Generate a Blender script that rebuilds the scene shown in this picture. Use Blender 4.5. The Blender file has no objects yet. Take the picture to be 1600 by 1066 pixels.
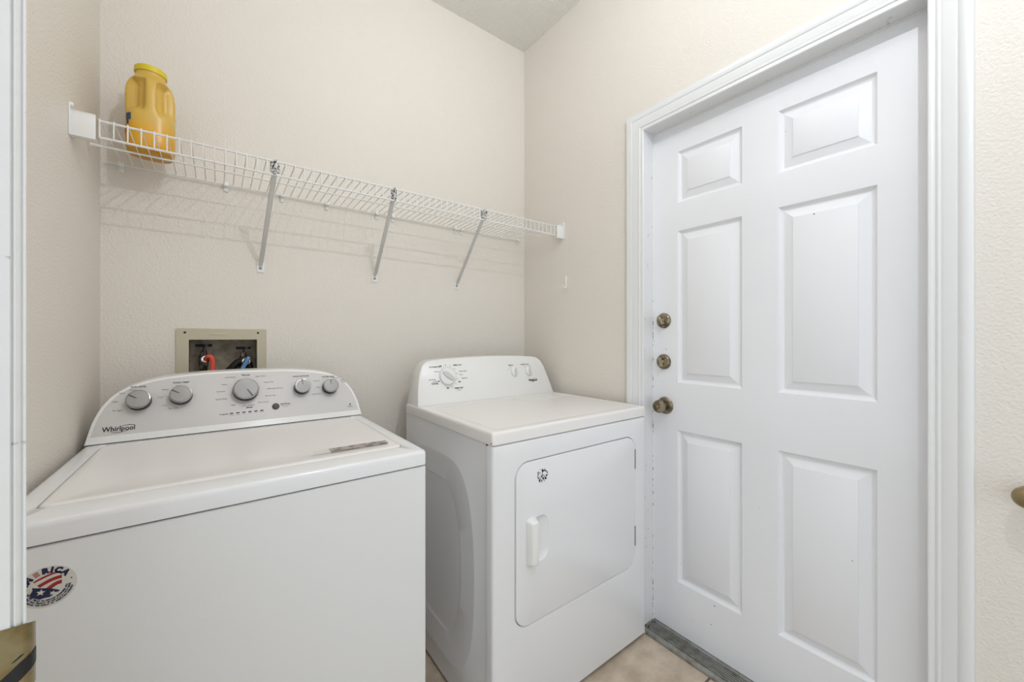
import bpy, bmesh, math, random
from mathutils import Vector, Matrix
random.seed(4)
S = bpy.context.scene
COL = S.collection
# ------------------------------------------------------------------ camera
cam_d = bpy.data.cameras.new('camera'); cam = bpy.data.objects.new('camera', cam_d); COL.objects.link(cam)
cam.location = (0, 0, 1.194)
cam.rotation_euler = (math.radians(90), 0, math.radians(-36.7682))
cam_d.sensor_width = 36; cam_d.lens = 36 * 609.6574 / 1600
cam_d.shift_x = (800 - 796.0165) / 1600; cam_d.shift_y = (528.2936 - 533) / 1600
cam_d.clip_start = 0.02
S.camera = cam
# ------------------------------------------------------------------ world / light / exposure
w = bpy.data.worlds.new('world'); S.world = w; w.use_nodes = True
bg = w.node_tree.nodes['Background']; bg.inputs[0].default_value = (0.84, 0.92, 1.0, 1); bg.inputs[1].default_value = 1.2
def lamp(name, loc, power, radius, color):
    d = bpy.data.lights.new(name, 'POINT'); d.energy = power; d.shadow_soft_size = radius; d.color = color
    o = bpy.data.objects.new(name, d); COL.objects.link(o); o.location = loc; return o
lamp('ceiling_lamp', (0.68, 0.80, 2.60), 2.8, 0.06, (0.91, 0.945, 1.0))
lamp('hall_lamp', (0.50, -0.16, 2.53), 21, 0.008, (0.90, 0.94, 1.0))
fd = bpy.data.lights.new('ceiling_bounce_fill', 'AREA'); fd.shape = 'DISK'; fd.size = .35; fd.energy = 6; fd.spread = math.radians(95); fd.color = (0.84, 0.92, 1.0)  # unseen fill light, added to brighten the ceiling
fl_o = bpy.data.objects.new('ceiling_bounce_fill', fd); COL.objects.link(fl_o); fl_o.location = (0.20, -0.60, 1.70)
fl_o.rotation_euler = Vector((.25, 0.8, 1.12)).to_track_quat('-Z', 'Y').to_euler()
S.view_settings.view_transform = 'Standard'; S.view_settings.look = 'None'
S.view_settings.gamma = 1; S.view_settings.use_curve_mapping = False
S.view_settings.exposure = 0.04
# ------------------------------------------------------------------ materials
def lin(c): return tuple((x/12.92 if x <= .04045 else ((x+.055)/1.055)**2.4) for x in c)
def rgb(r, g, b): return lin((r/255, g/255, b/255)) + (1,)
def mat(name, col, rough=.5, metal=0, spec=.5, bump=None, mottle=None, coat=0):
    """bump=(scale, distance, detail); mottle=(scale, colour2, lo, hi)"""
    m = bpy.data.materials.new(name); m.use_nodes = True; nt = m.node_tree; p = nt.nodes['Principled BSDF']
    p.inputs['Base Color'].default_value = col; p.inputs['Roughness'].default_value = rough
    p.inputs['Metallic'].default_value = metal; p.inputs['Specular IOR Level'].default_value = spec
    if coat: p.inputs['Coat Weight'].default_value = coat; p.inputs['Coat Roughness'].default_value = .08
    tc = nt.nodes.new('ShaderNodeTexCoord')
    if bump:
        n = nt.nodes.new('ShaderNodeTexNoise'); n.inputs['Scale'].default_value = bump[0]; n.inputs['Detail'].default_value = bump[2]
        nt.links.new(tc.outputs['Object'], n.inputs['Vector'])
        b = nt.nodes.new('ShaderNodeBump'); b.inputs['Distance'].default_value = bump[1]; b.inputs['Strength'].default_value = 1
        src = n.outputs['Fac']
        if len(bump) > 3:
            r = nt.nodes.new('ShaderNodeValToRGB'); r.color_ramp.elements[0].position = bump[3]; r.color_ramp.elements[1].position = bump[4]
            nt.links.new(src, r.inputs[0]); src = r.outputs[0]
        nt.links.new(src, b.inputs['Height']); nt.links.new(b.outputs['Normal'], p.inputs['Normal'])
    if mottle:
        n = nt.nodes.new('ShaderNodeTexNoise'); n.inputs['Scale'].default_value = mottle[0]; n.inputs['Detail'].default_value = 6
        nt.links.new(tc.outputs['Object'], n.inputs['Vector'])
        r = nt.nodes.new('ShaderNodeValToRGB')
        r.color_ramp.elements[0].position = mottle[2]; r.color_ramp.elements[0].color = col
        r.color_ramp.elements[1].position = mottle[3]; r.color_ramp.elements[1].color = mottle[1]
        nt.links.new(n.outputs['Fac'], r.inputs[0]); nt.links.new(r.outputs[0], p.inputs['Base Color'])
    return m
M = {}
M['wall'] = mat('wall_paint', rgb(229, 222, 212), .5, bump=(150, .0007, 3, .35, .7))
M['ceiling'] = mat('popcorn_ceiling', rgb(246, 242, 234), .95, spec=.1, bump=(170, .0035, 4, .35, .7))
M['trim'] = mat('trim_paint', rgb(229, 229, 228), .32, bump=(30, .0006, 3))
M['jamb_old'] = mat('old_jamb_paint', rgb(222, 221, 218), .4, bump=(45, .0012, 4), mottle=(70, rgb(150, 148, 144), .70, .78))
M['jamb'] = mat('jamb_paint', rgb(228, 228, 228), .35, mottle=(55, rgb(176, 174, 168), .66, .76))
M['door'] = mat('door_paint', rgb(236, 236, 238), .34, bump=(60, .0003, 3))
M['enamel'] = mat('white_enamel', rgb(233, 233, 234), .22, coat=.3)
M['enamel_front'] = mat('washer_front_enamel', rgb(226, 226, 225), .3, bump=(500, .0001, 2))
M['lid'] = mat('lid_enamel', rgb(236, 233, 230), .34, coat=.15)
M['plastic'] = mat('white_plastic', rgb(236, 235, 232), .3)
M['silver'] = mat('silver_fascia', rgb(208, 205, 203), .5, metal=.1, bump=(300, .00008, 3))
M['knob'] = mat('brushed_grey_knob', rgb(160, 158, 155), .45, metal=.3)
M['rim'] = mat('knob_rim', rgb(168, 166, 164), .15, metal=.9)
M['grip'] = mat('shaded_grip', rgb(206, 205, 201), .4)  # tinted darker to stand in for shading on the grip tops
M['black'] = mat('black_rubber', rgb(18, 18, 18), .5)
M['dark'] = mat('dark_grey', rgb(80, 80, 80), .35)
M['ink'] = mat('grey_ink', rgb(95, 93, 92), .7, spec=.2)
M['inkd'] = mat('dark_ink', rgb(45, 44, 46), .7, spec=.2)
M['seam'] = mat('seam_and_shadow_line', rgb(52, 51, 52), .8)  # dark joints, and the painted shadow line under the washer console
M['wire'] = mat('white_vinyl_wire', rgb(232, 231, 228), .35)
M['brace'] = mat('brace_steel', rgb(214, 213, 210), .35, metal=.2)
M['rust'] = mat('rust_spots', rgb(205, 203, 198), .6, mottle=(160, rgb(40, 36, 34), .50, .56))
M['screw'] = mat('screw', rgb(150, 148, 145), .3, metal=.9)
M['jug'] = mat('yellow_jug_plastic', rgb(222, 176, 58), .33)
M['jugcap'] = mat('yellow_cap', rgb(222, 198, 40), .4)
M['jugfill'] = mat('jug_contents_band', rgb(226, 160, 20), .33)
M['blue_ink'] = mat('label_blue', rgb(40, 72, 110), .5)
M['red_ink'] = mat('label_red', rgb(170, 60, 30), .5)
M['boxp'] = mat('beige_box_plastic', rgb(196, 188, 164), .5)
M['boxin'] = mat('recess_board', rgb(178, 166, 148), .8, mottle=(30, rgb(145, 132, 114), .45, .65))
M['valve'] = mat('valve_metal', rgb(60, 56, 50), .4, metal=.7, mottle=(60, rgb(150, 140, 125), .5, .7))
M['chrome'] = mat('chrome', rgb(225, 225, 225), .12, metal=1)
M['handle_bl'] = mat('blue_black_handle', rgb(22, 28, 42), .35)
M['red_hose'] = mat('red_hose', rgb(226, 84, 62), .45)
M['blue_hose'] = mat('blue_hose', rgb(96, 140, 184), .45)
M['brass_old'] = mat('antique_brass', rgb(152, 142, 122), .3, metal=.9, mottle=(60, rgb(112, 102, 84), .45, .6))
M['brass_turn'] = mat('worn_brass_turn', rgb(188, 178, 156), .3, metal=.8)
M['brass'] = mat('polished_brass', rgb(150, 138, 104), .3, metal=.75, mottle=(45, rgb(124, 108, 70), .45, .65))
M['brass_knob'] = mat('dull_brass', rgb(150, 132, 96), .35, metal=.7)
M['sill'] = mat('aluminium_sill', rgb(158, 157, 151), .4, metal=.55, mottle=(35, rgb(120, 116, 108), .45, .75))
M['grime'] = mat('grime', rgb(60, 56, 50), .9, mottle=(80, rgb(150, 148, 140), .5, .6))
M['caulk'] = mat('caulk', rgb(205, 203, 196), .6)
M['sticker'] = mat('sticker_paper', rgb(206, 202, 194), .5)
M['navy'] = mat('navy_ink', rgb(22, 28, 66), .6)
M['lidlabel'] = mat('worn_lid_label', rgb(110, 107, 104), .45, mottle=(55, rgb(178, 163, 156), .44, .56))
M['lidlabel2'] = mat('pale_lid_label', rgb(222, 219, 214), .4)
M['flagred'] = mat('flag_red', rgb(150, 34, 30), .6)
# floor tile
m = bpy.data.materials.new('beige_floor_tile'); m.use_nodes = True; nt = m.node_tree; p = nt.nodes['Principled BSDF']
p.inputs['Roughness'].default_value = .4
tc = nt.nodes.new('ShaderNodeTexCoord'); mp = nt.nodes.new('ShaderNodeMapping'); mp.inputs['Location'].default_value = (-.005, .244, 0)
br = nt.nodes.new('ShaderNodeTexBrick'); br.offset = 0; br.squash = 1
for k, v in (('Scale', 1), ('Mortar Size', .004), ('Brick Width', .46), ('Row Height', .46)): br.inputs[k].default_value = v
br.inputs['Color1'].default_value = (1, 1, 1, 1); br.inputs['Color2'].default_value = (1, 1, 1, 1); br.inputs['Mortar'].default_value = (0, 0, 0, 1)
nz = nt.nodes.new('ShaderNodeTexNoise'); nz.inputs['Scale'].default_value = 14; nz.inputs['Detail'].default_value = 7
rp = nt.nodes.new('ShaderNodeValToRGB'); rp.color_ramp.elements[0].position = .35; rp.color_ramp.elements[1].position = .68
rp.color_ramp.elements[0].color = rgb(180, 163, 143); rp.color_ramp.elements[1].color = rgb(212, 196, 176)
mx = nt.nodes.new('ShaderNodeMixRGB'); mx.inputs[1].default_value = rgb(105, 88, 74)
L = nt.links.new
L(tc.outputs['Object'], mp.inputs[0]); L(mp.outputs[0], br.inputs[0]); L(tc.outputs['Object'], nz.inputs['Vector']); L(nz.outputs[0], rp.inputs[0])
L(br.outputs['Color'], mx.inputs[0]); L(rp.outputs[0], mx.inputs[2]); L(mx.outputs[0], p.inputs['Base Color'])
M['tile'] = m
# ------------------------------------------------------------------ helpers
def link(name, me, m, parent=None, loc=None, smooth=35):
    if m and len(me.materials) == 0: me.materials.append(M[m] if isinstance(m, str) else m)
    if smooth:
        for pl in me.polygons: pl.use_smooth = True
        me.set_sharp_from_angle(angle=math.radians(smooth))
    o = bpy.data.objects.new(name, me); COL.objects.link(o)
    if parent: o.parent = parent
    if loc: o.location = loc
    return o
def obj(name, bm, m, parent=None, loc=None, smooth=35):
    bmesh.ops.recalc_face_normals(bm, faces=bm.faces)
    me = bpy.data.meshes.new(name); bm.to_mesh(me); bm.free()
    return link(name, me, m, parent, loc, smooth)
def tag(o, label=None, cat=None, group=None, kind=None):
    if label: o['label'] = label
    if cat: o['category'] = cat
    if group: o['group'] = group
    if kind: o['kind'] = kind
    return o
def empty(name, loc=(0, 0, 0), rz=0):
    o = bpy.data.objects.new(name, None); COL.objects.link(o); o.location = loc; o.rotation_euler = (0, 0, rz); o.empty_display_size = .05
    return o
def box(bm, a, b, bev=0, seg=2):
    r = bmesh.ops.create_cube(bm, size=1)
    vs = r['verts']
    for v in vs:
        for i in range(3): v.co[i] = (a[i]+b[i])/2 + v.co[i]*(b[i]-a[i])
    if bev:
        es = list({e for v in vs for e in v.link_edges})
        bmesh.ops.bevel(bm, geom=es, offset=bev, segments=seg, profile=.6, affect='EDGES')
    return bm
def bbox(a, b, bev=0, seg=2): return box(bmesh.new(), a, b, bev, seg)
def tube(bm, pts, r, n=8, caps=True):
    pts = [Vector(p) for p in pts]; rings = []
    up = None
    for i, p in enumerate(pts):
        d = (pts[min(i+1, len(pts)-1)] - pts[max(i-1, 0)]).normalized()
        if up is None:
            up = d.orthogonal().normalized()
        up = (up - d*up.dot(d)).normalized(); s = d.cross(up)
        rr = r[i] if isinstance(r, (list, tuple)) else r
        rings.append([bm.verts.new(p + (up*math.cos(2*math.pi*k/n) + s*math.sin(2*math.pi*k/n))*rr) for k in range(n)])
    for a, b in zip(rings, rings[1:]):
        for k in range(n): bm.faces.new((a[k], a[(k+1) % n], b[(k+1) % n], b[k]))
    if caps: bm.faces.new(rings[0][::-1]); bm.faces.new(rings[-1])
    return bm
def loft(bm, loops, close=True, cap0=False, cap1=False):
    rs = [[bm.verts.new(Vector(p)) for p in l] for l in loops]
    n = len(rs[0])
    for a, b in zip(rs, rs[1:]):
        for k in range(n if close else n-1): bm.faces.new((a[k], a[(k+1) % n], b[(k+1) % n], b[k]))
    if cap0: bm.faces.new(rs[0][::-1])
    if cap1: bm.faces.new(rs[-1])
    return rs
def lathe(bm, prof, origin=(0, 0, 0), axis=(0, 0, 1), n=32):
    """prof: (r, h) along axis"""
    ax = Vector(axis).normalized(); q = ax.to_track_quat('Z', 'Y'); o = Vector(origin)
    loops = []
    for r, h in prof:
        loops.append([o + q @ Vector((max(r, 1e-5)*math.cos(2*math.pi*k/n), max(r, 1e-5)*math.sin(2*math.pi*k/n), h)) for k in range(n)])
    loft(bm, loops, cap0=True, cap1=True)
    return bm
def rrect(x0, x1, y0, y1, r, seg=6):
    pts = []
    for cx, cy, a0 in ((x1-r, y1-r, 0), (x0+r, y1-r, 90), (x0+r, y0+r, 180), (x1-r, y0+r, 270)):
        for k in range(seg+1):
            a = math.radians(a0 + 90*k/seg); pts.append((cx+r*math.cos(a), cy+r*math.sin(a)))
    return pts
def smooth_path(pts, n=6, closed=False):
    out = []; N = len(pts)
    rng = range(N if closed else N-1)
    for i in rng:
        P = [pts[(i+k) % N] if closed else pts[max(0, min(N-1, i+k))] for k in (-1, 0, 1, 2)]
        for t in range(n):
            t /= n
            out.append(tuple(.5*((2*b)+(-a+c)*t+(2*a-5*b+4*c-d)*t*t+(-a+3*b-3*c+d)*t**3) for a, b, c, d in zip(*P)))
    if not closed: out.append(tuple(pts[-1]))
    return out
DG = bpy.context.evaluated_depsgraph_get
class Lettering:
    """collects lines of writing into one mesh. frame: origin, right, up, normal"""
    def __init__(s, o, r, u):
        s.o = Vector(o); s.r = Vector(r).normalized(); s.u = Vector(u).normalized(); s.n = s.r.cross(s.u); s.bm = bmesh.new()
    def P(s, x, y, h=0): return s.o + s.r*x + s.u*y + s.n*h
    def text(s, body, x, y, size, bold=0, rot=0, align='CENTER', shear=0, sx=1, h=.0005):
        c = bpy.data.curves.new('t', 'FONT'); c.body = body; c.size = size; c.offset = bold; c.align_x = align; c.align_y = 'CENTER'; c.shear = shear
        c.resolution_u = 2
        ob = bpy.data.objects.new('t', c); COL.objects.link(ob)
        dg = DG(); dg.update(); me = bpy.data.meshes.new_from_object(ob.evaluated_get(dg))
        ca, sa = math.cos(rot), math.sin(rot)
        for v in me.vertices:
            X, Y = v.co.x*sx, v.co.y
            v.co = s.P(x + X*ca - Y*sa, y + X*sa + Y*ca, h)
        s.bm.from_mesh(me); bpy.data.objects.remove(ob); bpy.data.curves.remove(c); bpy.data.meshes.remove(me)
    def rect(s, x, y, w, hh, h=.0005, rot=0):
        ca, sa = math.cos(rot), math.sin(rot)
        s.bm.faces.new([s.bm.verts.new(s.P(x+a*w/2*ca-b*hh/2*sa, y+a*w/2*sa+b*hh/2*ca, h)) for a, b in ((-1, -1), (1, -1), (1, 1), (-1, 1))])
    def poly(s, pts, h=.0005): s.bm.faces.new([s.bm.verts.new(s.P(a, b, h)) for a, b in pts])
    def stroke(s, pts, wd, h=.0005):
        n = len(pts); l = []
        for i, p in enumerate(pts):
            a, b = pts[max(0, i-1)], pts[min(n-1, i+1)]; dx, dy = b[0]-a[0], b[1]-a[1]; q = math.hypot(dx, dy) or 1
            ww = (wd[i] if isinstance(wd, list) else wd)/2
            l.append((s.bm.verts.new(s.P(p[0]-dy/q*ww, p[1]+dx/q*ww, h)), s.bm.verts.new(s.P(p[0]+dy/q*ww, p[1]-dx/q*ww, h))))
        for a, b in zip(l, l[1:]): s.bm.faces.new((a[0], a[1], b[1], b[0]))
    def build(s, name, m, parent):
        me = bpy.data.meshes.new(name); s.bm.to_mesh(me); s.bm.free()
        return link(name, me, m, parent, smooth=0)
def swoosh(l, cx, cy, w, k=1.0):
    """the ring sweeping round the brand word"""
    pts = []
    for i in range(33):
        a = math.radians(205 + i*(360-60)/32)
        pts.append((cx + w*.30*math.cos(a)*1.0 + .12*w*math.sin(a), cy + w*.10*math.sin(a)*1.3 + .02*w*math.cos(a)))
    l.stroke(pts[:14], [w*.020*k*(.3+min(i, 13-i)/7) for i in range(14)])
    l.stroke(pts[18:], [w*.020*k*(.3+min(i, 14-i)/7) for i in range(15)])

# ------------------------------------------------------------------ room shell
R, D, LX, H = 1.4018, 1.735, -.2935, 2.824
YB = -2.1
def structure(name, bm, m, smooth=0): return tag(obj(name, bm, m, smooth=smooth), kind='structure')
structure('floor', bbox((-1.6, YB, -.05), (R+.14, D+.12, 0)), 'tile')
structure('ceiling', bbox((-1.6, YB, H), (R+.14, D+.12, H+.08)), 'ceiling')
# back wall with the hole for the outlet box
bx0, bx1, bz0, bz1 = -.082, .119, 1.03, 1.190
bm = bmesh.new()
def wallgrid(bm, axis, c0, c1, us, vs, holes):
    """solid wall built of cells; axis 'y' -> us=x, axis 'x' -> us=y"""
    def P(u, v, c): return (u, c, v) if axis == 'y' else (c, u, v)
    V = {}
    def g(i, j, c):
        k = (i, j, c)
        if k not in V: V[k] = bm.verts.new(P(us[i], vs[j], c))
        return V[k]
    solid = lambda i, j: 0 <= i < len(us)-1 and 0 <= j < len(vs)-1 and (i, j) not in holes
    for i in range(len(us)-1):
        for j in range(len(vs)-1):
            if not solid(i, j): continue
            for c in (c0, c1): bm.faces.new((g(i, j, c), g(i+1, j, c), g(i+1, j+1, c), g(i, j+1, c)))
            for di, dj, a, b in ((-1, 0, (i, j), (i, j+1)), (1, 0, (i+1, j), (i+1, j+1)), (0, -1, (i, j), (i+1, j)), (0, 1, (i, j+1), (i+1, j+1))):
                if not solid(i+di, j+dj):
                    bm.faces.new((g(*a, c0), g(*b, c0), g(*b, c1), g(*a, c1)))
wallgrid(bm, 'y', D, D+.12, [LX-.12, bx0, bx1, R+.12], [0, bz0, bz1, H], {(1, 1)})
structure('wall_back', bm, 'wall')
structure('wall_left', bbox((LX-.12, .5052, 0), (LX, D, H)), 'wall')
JY0, JY1, ZT = .1533, .9525, 2.0455
bm = bmesh.new(); wallgrid(bm, 'x', R, R+.12, [YB, JY0-.02, JY1+.02, D], [0, ZT+.02, H], {(1, 0)})
structure('wall_right', bm, 'wall')
structure('wall_front', bbox((LX+.0005, .5052, 0), (-.150, .580, H)), 'wall')

# exterior door frame (jamb) and casing
bm = bmesh.new()
box(bm, (R, JY1, 0), (R+.12, JY1+.02, ZT+.02)); box(bm, (R, JY0-.02, 0), (R+.12, JY0, ZT+.02)); box(bm, (R, JY0, ZT), (R+.12, JY1, ZT+.02))
# stop behind the slab
box(bm, (1.512, JY1-.012, .02), (R+.12, JY1, ZT)); box(bm, (1.512, JY0, .02), (R+.12, JY0+.012, ZT)); box(bm, (1.512, JY0, ZT-.012), (R+.12, JY1, ZT))
structure('trim_1', bm, 'jamb')
prof = [(0, 0), (0, .005), (.002, .0068), (.009, .0072), (.011, .0062), (.0135, .0062), (.0155, .009), (.019, .0100), (.022, .0092), (.024, .0092), (.027, .0108), (.046, .0125), (.0475, .0115), (.0495, .0115), (.052, .0145), (.060, .0175), (.0705, .018), (.074, .0165), (.075, .0135), (.075, 0)]
def casing(prof, X, ya, yb, zt, z0, sgn=-1):
    bm = bmesh.new()
    loops = []
    for wv, t in prof:
        x = X + sgn*t
        loops.append([(x, ya+wv, z0), (x, ya+wv, zt+wv), (x, yb-wv, zt+wv), (x, yb-wv, z0)])
    loft(bm, loops, close=False)
    n = len(prof)
    bm.verts.ensure_lookup_table()
    bm.faces.new([bm.verts[i*4] for i in range(n)]); bm.faces.new([bm.verts[i*4+3] for i in range(n)])
    return bm
structure('trim_2', casing(prof, R, JY1, JY0, ZT, 0), 'trim', 30)

# threshold
bm = bmesh.new()
tp = [(1.3815, 0), (1.3815, .004), (1.3845, .010), (1.391, .0135), (1.398, .014), (1.401, .0125)]
x = 1.404
while x < 1.462:
    tp += [(x, .0105), (x+.0012, .0155), (x+.0055, .0155), (x+.0067, .0105)]; x += .0097
tp += [(1.4665, .0125), (1.469, .015), (1.52, .015), (1.52, 0)]
a = [(p[0], JY0, p[1]) for p in tp]; b = [(p[0], JY1, p[1]) for p in tp]
loft(bm, [a, b], cap0=True, cap1=True)
sill = structure('trim_3', bm, 'sill', 30)
bm = bmesh.new()   # grime built up in the corner by the dryer and along the nosing
for k in range(26):
    yy = JY1 - .002 - abs(random.gauss(0, .012)); xx = 1.385 + random.random()*.078
    s = .0015 + random.random()*.003
    bmesh.ops.create_icosphere(bm, subdivisions=1, radius=s, matrix=Matrix.Translation((xx, yy, .0145)))
tag(obj('grime', bm, 'grime', sill), 'dark grime crumbs in the sill corner')
bm = bmesh.new(); tube(bm, [(1.386, JY1-.004, .0), (1.386, JY1-.005, .017), (1.384, JY1-.010, .019), (1.379, JY1-.018, .003)], .0035, 7)
obj('caulk_bead', bm, 'caulk', sill)

# six-panel door slab
DX = 1.467
dy0, dy1, dz0, dz1 = JY0+.003, JY1-.0025, .019, ZT-.003
pcols = [(.2549, .4975), (.6045, .8462)]
prows = [(.222, .828), (1.014, 1.622), (1.731, 1.937)]
ys = sorted([dy0, dy1] + [v for c in pcols for v in c]); zs = sorted([dz0, dz1] + [v for c in prows for v in c])
bm = bmesh.new(); V = {}
def gv(y, z):
    if (y, z) not in V: V[(y, z)] = bm.verts.new((DX, y, z))
    return V[(y, z)]
for i in range(len(ys)-1):
    for j in range(len(zs)-1):
        a, b, c, d = gv(ys[i], zs[j]), gv(ys[i+1], zs[j]), gv(ys[i+1], zs[j+1]), gv(ys[i], zs[j+1])
        if (ys[i], ys[i+1]) in pcols and (zs[j], zs[j+1]) in prows:
            prev = [a, b, c, d]
            for ins, dep in ((.002, .0008), (.005, .0060), (.0085, .0098), (.012, .0115), (.0155, .0120), (.0175, .0112), (.041, .0032), (.0417, .0010), (.043, .0004)):
                cur = [bm.verts.new((DX+dep, yy, zz)) for yy, zz in ((ys[i]+ins, zs[j]+ins), (ys[i+1]-ins, zs[j]+ins), (ys[i+1]-ins, zs[j+1]-ins), (ys[i]+ins, zs[j+1]-ins))]
                for k in range(4): bm.faces.new((prev[k], prev[(k+1) % 4], cur[(k+1) % 4], cur[k]))
                prev = cur
            bm.faces.new(prev)
        else: bm.faces.new((a, b, c, d))
# sides and back
bk = {}
def gb(y, z):
    if (y, z) not in bk: bk[(y, z)] = bm.verts.new((DX+.044, y, z))
    return bk[(y, z)]
for i in range(len(ys)-1):
    for z in (dz0, dz1): bm.faces.new((gv(ys[i], z), gv(ys[i+1], z), gb(ys[i+1], z), gb(ys[i], z)))
for j in range(len(zs)-1):
    for y in (dy0, dy1): bm.faces.new((gv(y, zs[j]), gv(y, zs[j+1]), gb(y, zs[j+1]), gb(y, zs[j])))
ring = [gb(y, dz0) for y in ys] + [gb(dy1, z) for z in zs[1:]] + [gb(y, dz1) for y in ys[::-1][1:]] + [gb(dy0, z) for z in zs[::-1][1:-1]]
bm.faces.new(ring)
door = structure('door_1', bm, 'door', 25)
# weather strip round the slab
bm = bmesh.new()
box(bm, (DX-.004, JY1-.0035, .016), (DX+.001, JY1-.0001, ZT)); box(bm, (DX-.004, JY0+.0001, ZT-.0040), (DX+.001, JY1-.0036, ZT-.0001))
tag(obj('weatherstrip', bm, 'plastic', door), 'thin white strip in the gap round the door')
bm = bmesh.new()
for k in range(46):
    z = random.choice([random.uniform(.02, .2), random.uniform(.1, 1.4), random.uniform(.8, 1.3)])
    box(bm, (DX-.0045, JY1-.003+random.random()*.001, z), (DX-.0038, JY1-.0012, z+random.uniform(.002, .012)))
tag(obj('paint_chips', bm, 'inkd', door), 'dark paint chips along the latch edge')
def deadbolt(z, tilt, label):
    bm = bmesh.new(); lathe(bm, [(0, 0), (.031, 0), (.031, .004), (.0295, .0065), (.024, .0115), (.021, .0125), (0, .0125)], (DX, .9035, z), (-1, 0, 0), 40)
    o = obj('deadbolt', bm, 'brass_old', door); o['label'] = label
    bm = bmesh.new(); lathe(bm, [(0, 0), (.008, 0), (.007, .006), (0, .006)], (0, 0, 0), (-1, 0, 0), 20)
    loops = []
    for t in range(-6, 7):
        u = t/6; wd = .0050+.0065*abs(u)**1.5*(1 if abs(u) < .95 else .6)
        loops.append([(-.005, -wd*.5, u*.018), (-.017-.003*abs(u), -wd*.35, u*.018), (-.017-.003*abs(u), wd*.35, u*.018), (-.005, wd*.5, u*.018)])
    loft(bm, loops, cap0=True, cap1=True)
    t = obj('thumb_turn', bm, 'brass_turn', o); t.location = (DX-.0115, .9035, z); t.rotation_euler = (math.radians(tilt), 0, 0)
    return o
deadbolt(1.265, -38, 'upper antique brass deadbolt, thumb turn slanting')
deadbolt(1.0965, -12, 'lower antique brass deadbolt, thumb turn nearly upright')
kc = (DX, .897, .9185)
bm = bmesh.new(); lathe(bm, [(0, 0), (.0345, 0), (.0345, .003), (.032, .006), (.026, .0085), (.020, .010), (0, .010)], kc, (-1, 0, 0), 40)
kn = tag(obj('door_knob', bm, 'brass_old', door), 'antique brass knob with round rosette')
bm = bmesh.new(); lathe(bm, [(0, .008), (.0115, .008), (.0105, .018), (.0125, .024), (.019, .028), (.0245, .036), (.026, .044), (.025, .052), (.0215, .057), (.015, .0585), (.0085, .0575), (.0085, .0555), (0, .0555)], kc, (-1, 0, 0), 40)
obj('knob_grip', bm, 'brass_old', kn)
bm = bmesh.new(); lathe(bm, [(0, .0555), (.006, .0555), (.006, .0595), (.0045, .061), (0, .061)], kc, (-1, 0, 0), 20)
obj('turn_button', bm, 'brass_knob', kn)
# a few specks on the door
bm = bmesh.new()
for y, z, s in ((.700, .205, .0022), (.712, .130, .0018), (.79, .100, .001), (.40, 1.575, .0018), (.83, .30, .0012), (.475, 1.86, .001), (.893, 1.148, .0016), (.55, .62, .001), (.31, .55, .0013)):
    lathe(bm, [(0, 0), (s, 0), (s*.7, .0006), (0, .0007)], (DX-.00005, y, z), (-1, 0, 0), 8)
tag(obj('specks', bm, 'inkd', door), 'small dark specks on the white paint')

# entry door jamb close to the camera, its face turned to the viewer, with the strike plate
JX = -.1265
jp = [(-.262, .5045), (-.262, .4945), (-.1560, .4945), (-.1348, .4945), (-.1342, .4968), (-.1336, .4968), (-.1330, .4952), (-.1319, .4950), (-.1300, .4975), (-.1292, .4980), (-.1284, .4962), (-.1278, .4955), (-.1268, .4956), (JX, .4965), (-.1292, .5045)]
bm = bmesh.new(); loft(bm, [[(x, y, z) for x, y in jp] for z in (0, H-.001)], cap0=True, cap1=True)
tj = structure('trim_4', bm, 'jamb_old', 30)
zc_, hh_ = .931, .0285
path = [(-.162, .4930), (-.150, .4930), (-.140, .4930), (-.1335, .4930), (-.1290, .4932), (-.1262, .4942), (-.1243, .4962), (-.1233, .4990), (-.1230, .5025), (-.1238, .5060)]
bm = bmesh.new(); NR = 16; th = .0012; vf = []; vb = []
for k in range(NR+1):
    e = -1+2*k/NR; rf, rb_ = [], []
    for i, (x, y) in enumerate(path):
        f = max(0, i-4)/5
        rf.append(bm.verts.new((x, y, zc_+hh_*e*(1-.20*f*f)))); rb_.append(bm.verts.new((x+(.0003 if i > 5 else 0)-(.0012 if i > 5 else 0), y+th*(1 if i < 6 else .2), zc_+hh_*e*(1-.20*f*f))))
    vf.append(rf); vb.append(rb_)
nI = len(path)
for k in range(NR):
    for i in range(nI-1):
        bm.faces.new((vf[k][i], vf[k][i+1], vf[k+1][i+1], vf[k+1][i])); bm.faces.new((vb[k][i], vb[k+1][i], vb[k+1][i+1], vb[k][i+1]))
    bm.faces.new((vf[k][0], vf[k+1][0], vb[k+1][0], vb[k][0])); bm.faces.new((vf[k][-1], vb[k][-1], vb[k+1][-1], vf[k+1][-1]))
for i in range(nI-1):
    bm.faces.new((vf[0][i], vb[0][i], vb[0][i+1], vf[0][i+1])); bm.faces.new((vf[-1][i], vf[-1][i+1], vb[-1][i+1], vb[-1][i]))
sp = tag(obj('strike_plate', bm, 'brass', tj), 'scuffed brass strike plate with curled lip')
def band(pts, wd, name):
    """dark slot following the plate surface"""
    bm = bmesh.new(); l = []
    for (i, z), w_ in zip(pts, wd):
        k = int(i); f = i-k; x = path[k][0]*(1-f)+path[min(k+1, nI-1)][0]*f; y = path[k][1]*(1-f)+path[min(k+1, nI-1)][1]*f
        off = Vector((0, -.0003, 0)) if i <= 4.5 else Vector((.0003, -.0002, 0))
        l.append([Vector((x, y, z+w_/2))+off, Vector((x, y, z-w_/2))+off])
    loft(bm, [[a, b] for a, b in l], close=False)
    return obj(name, bm, 'black', sp)
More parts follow.
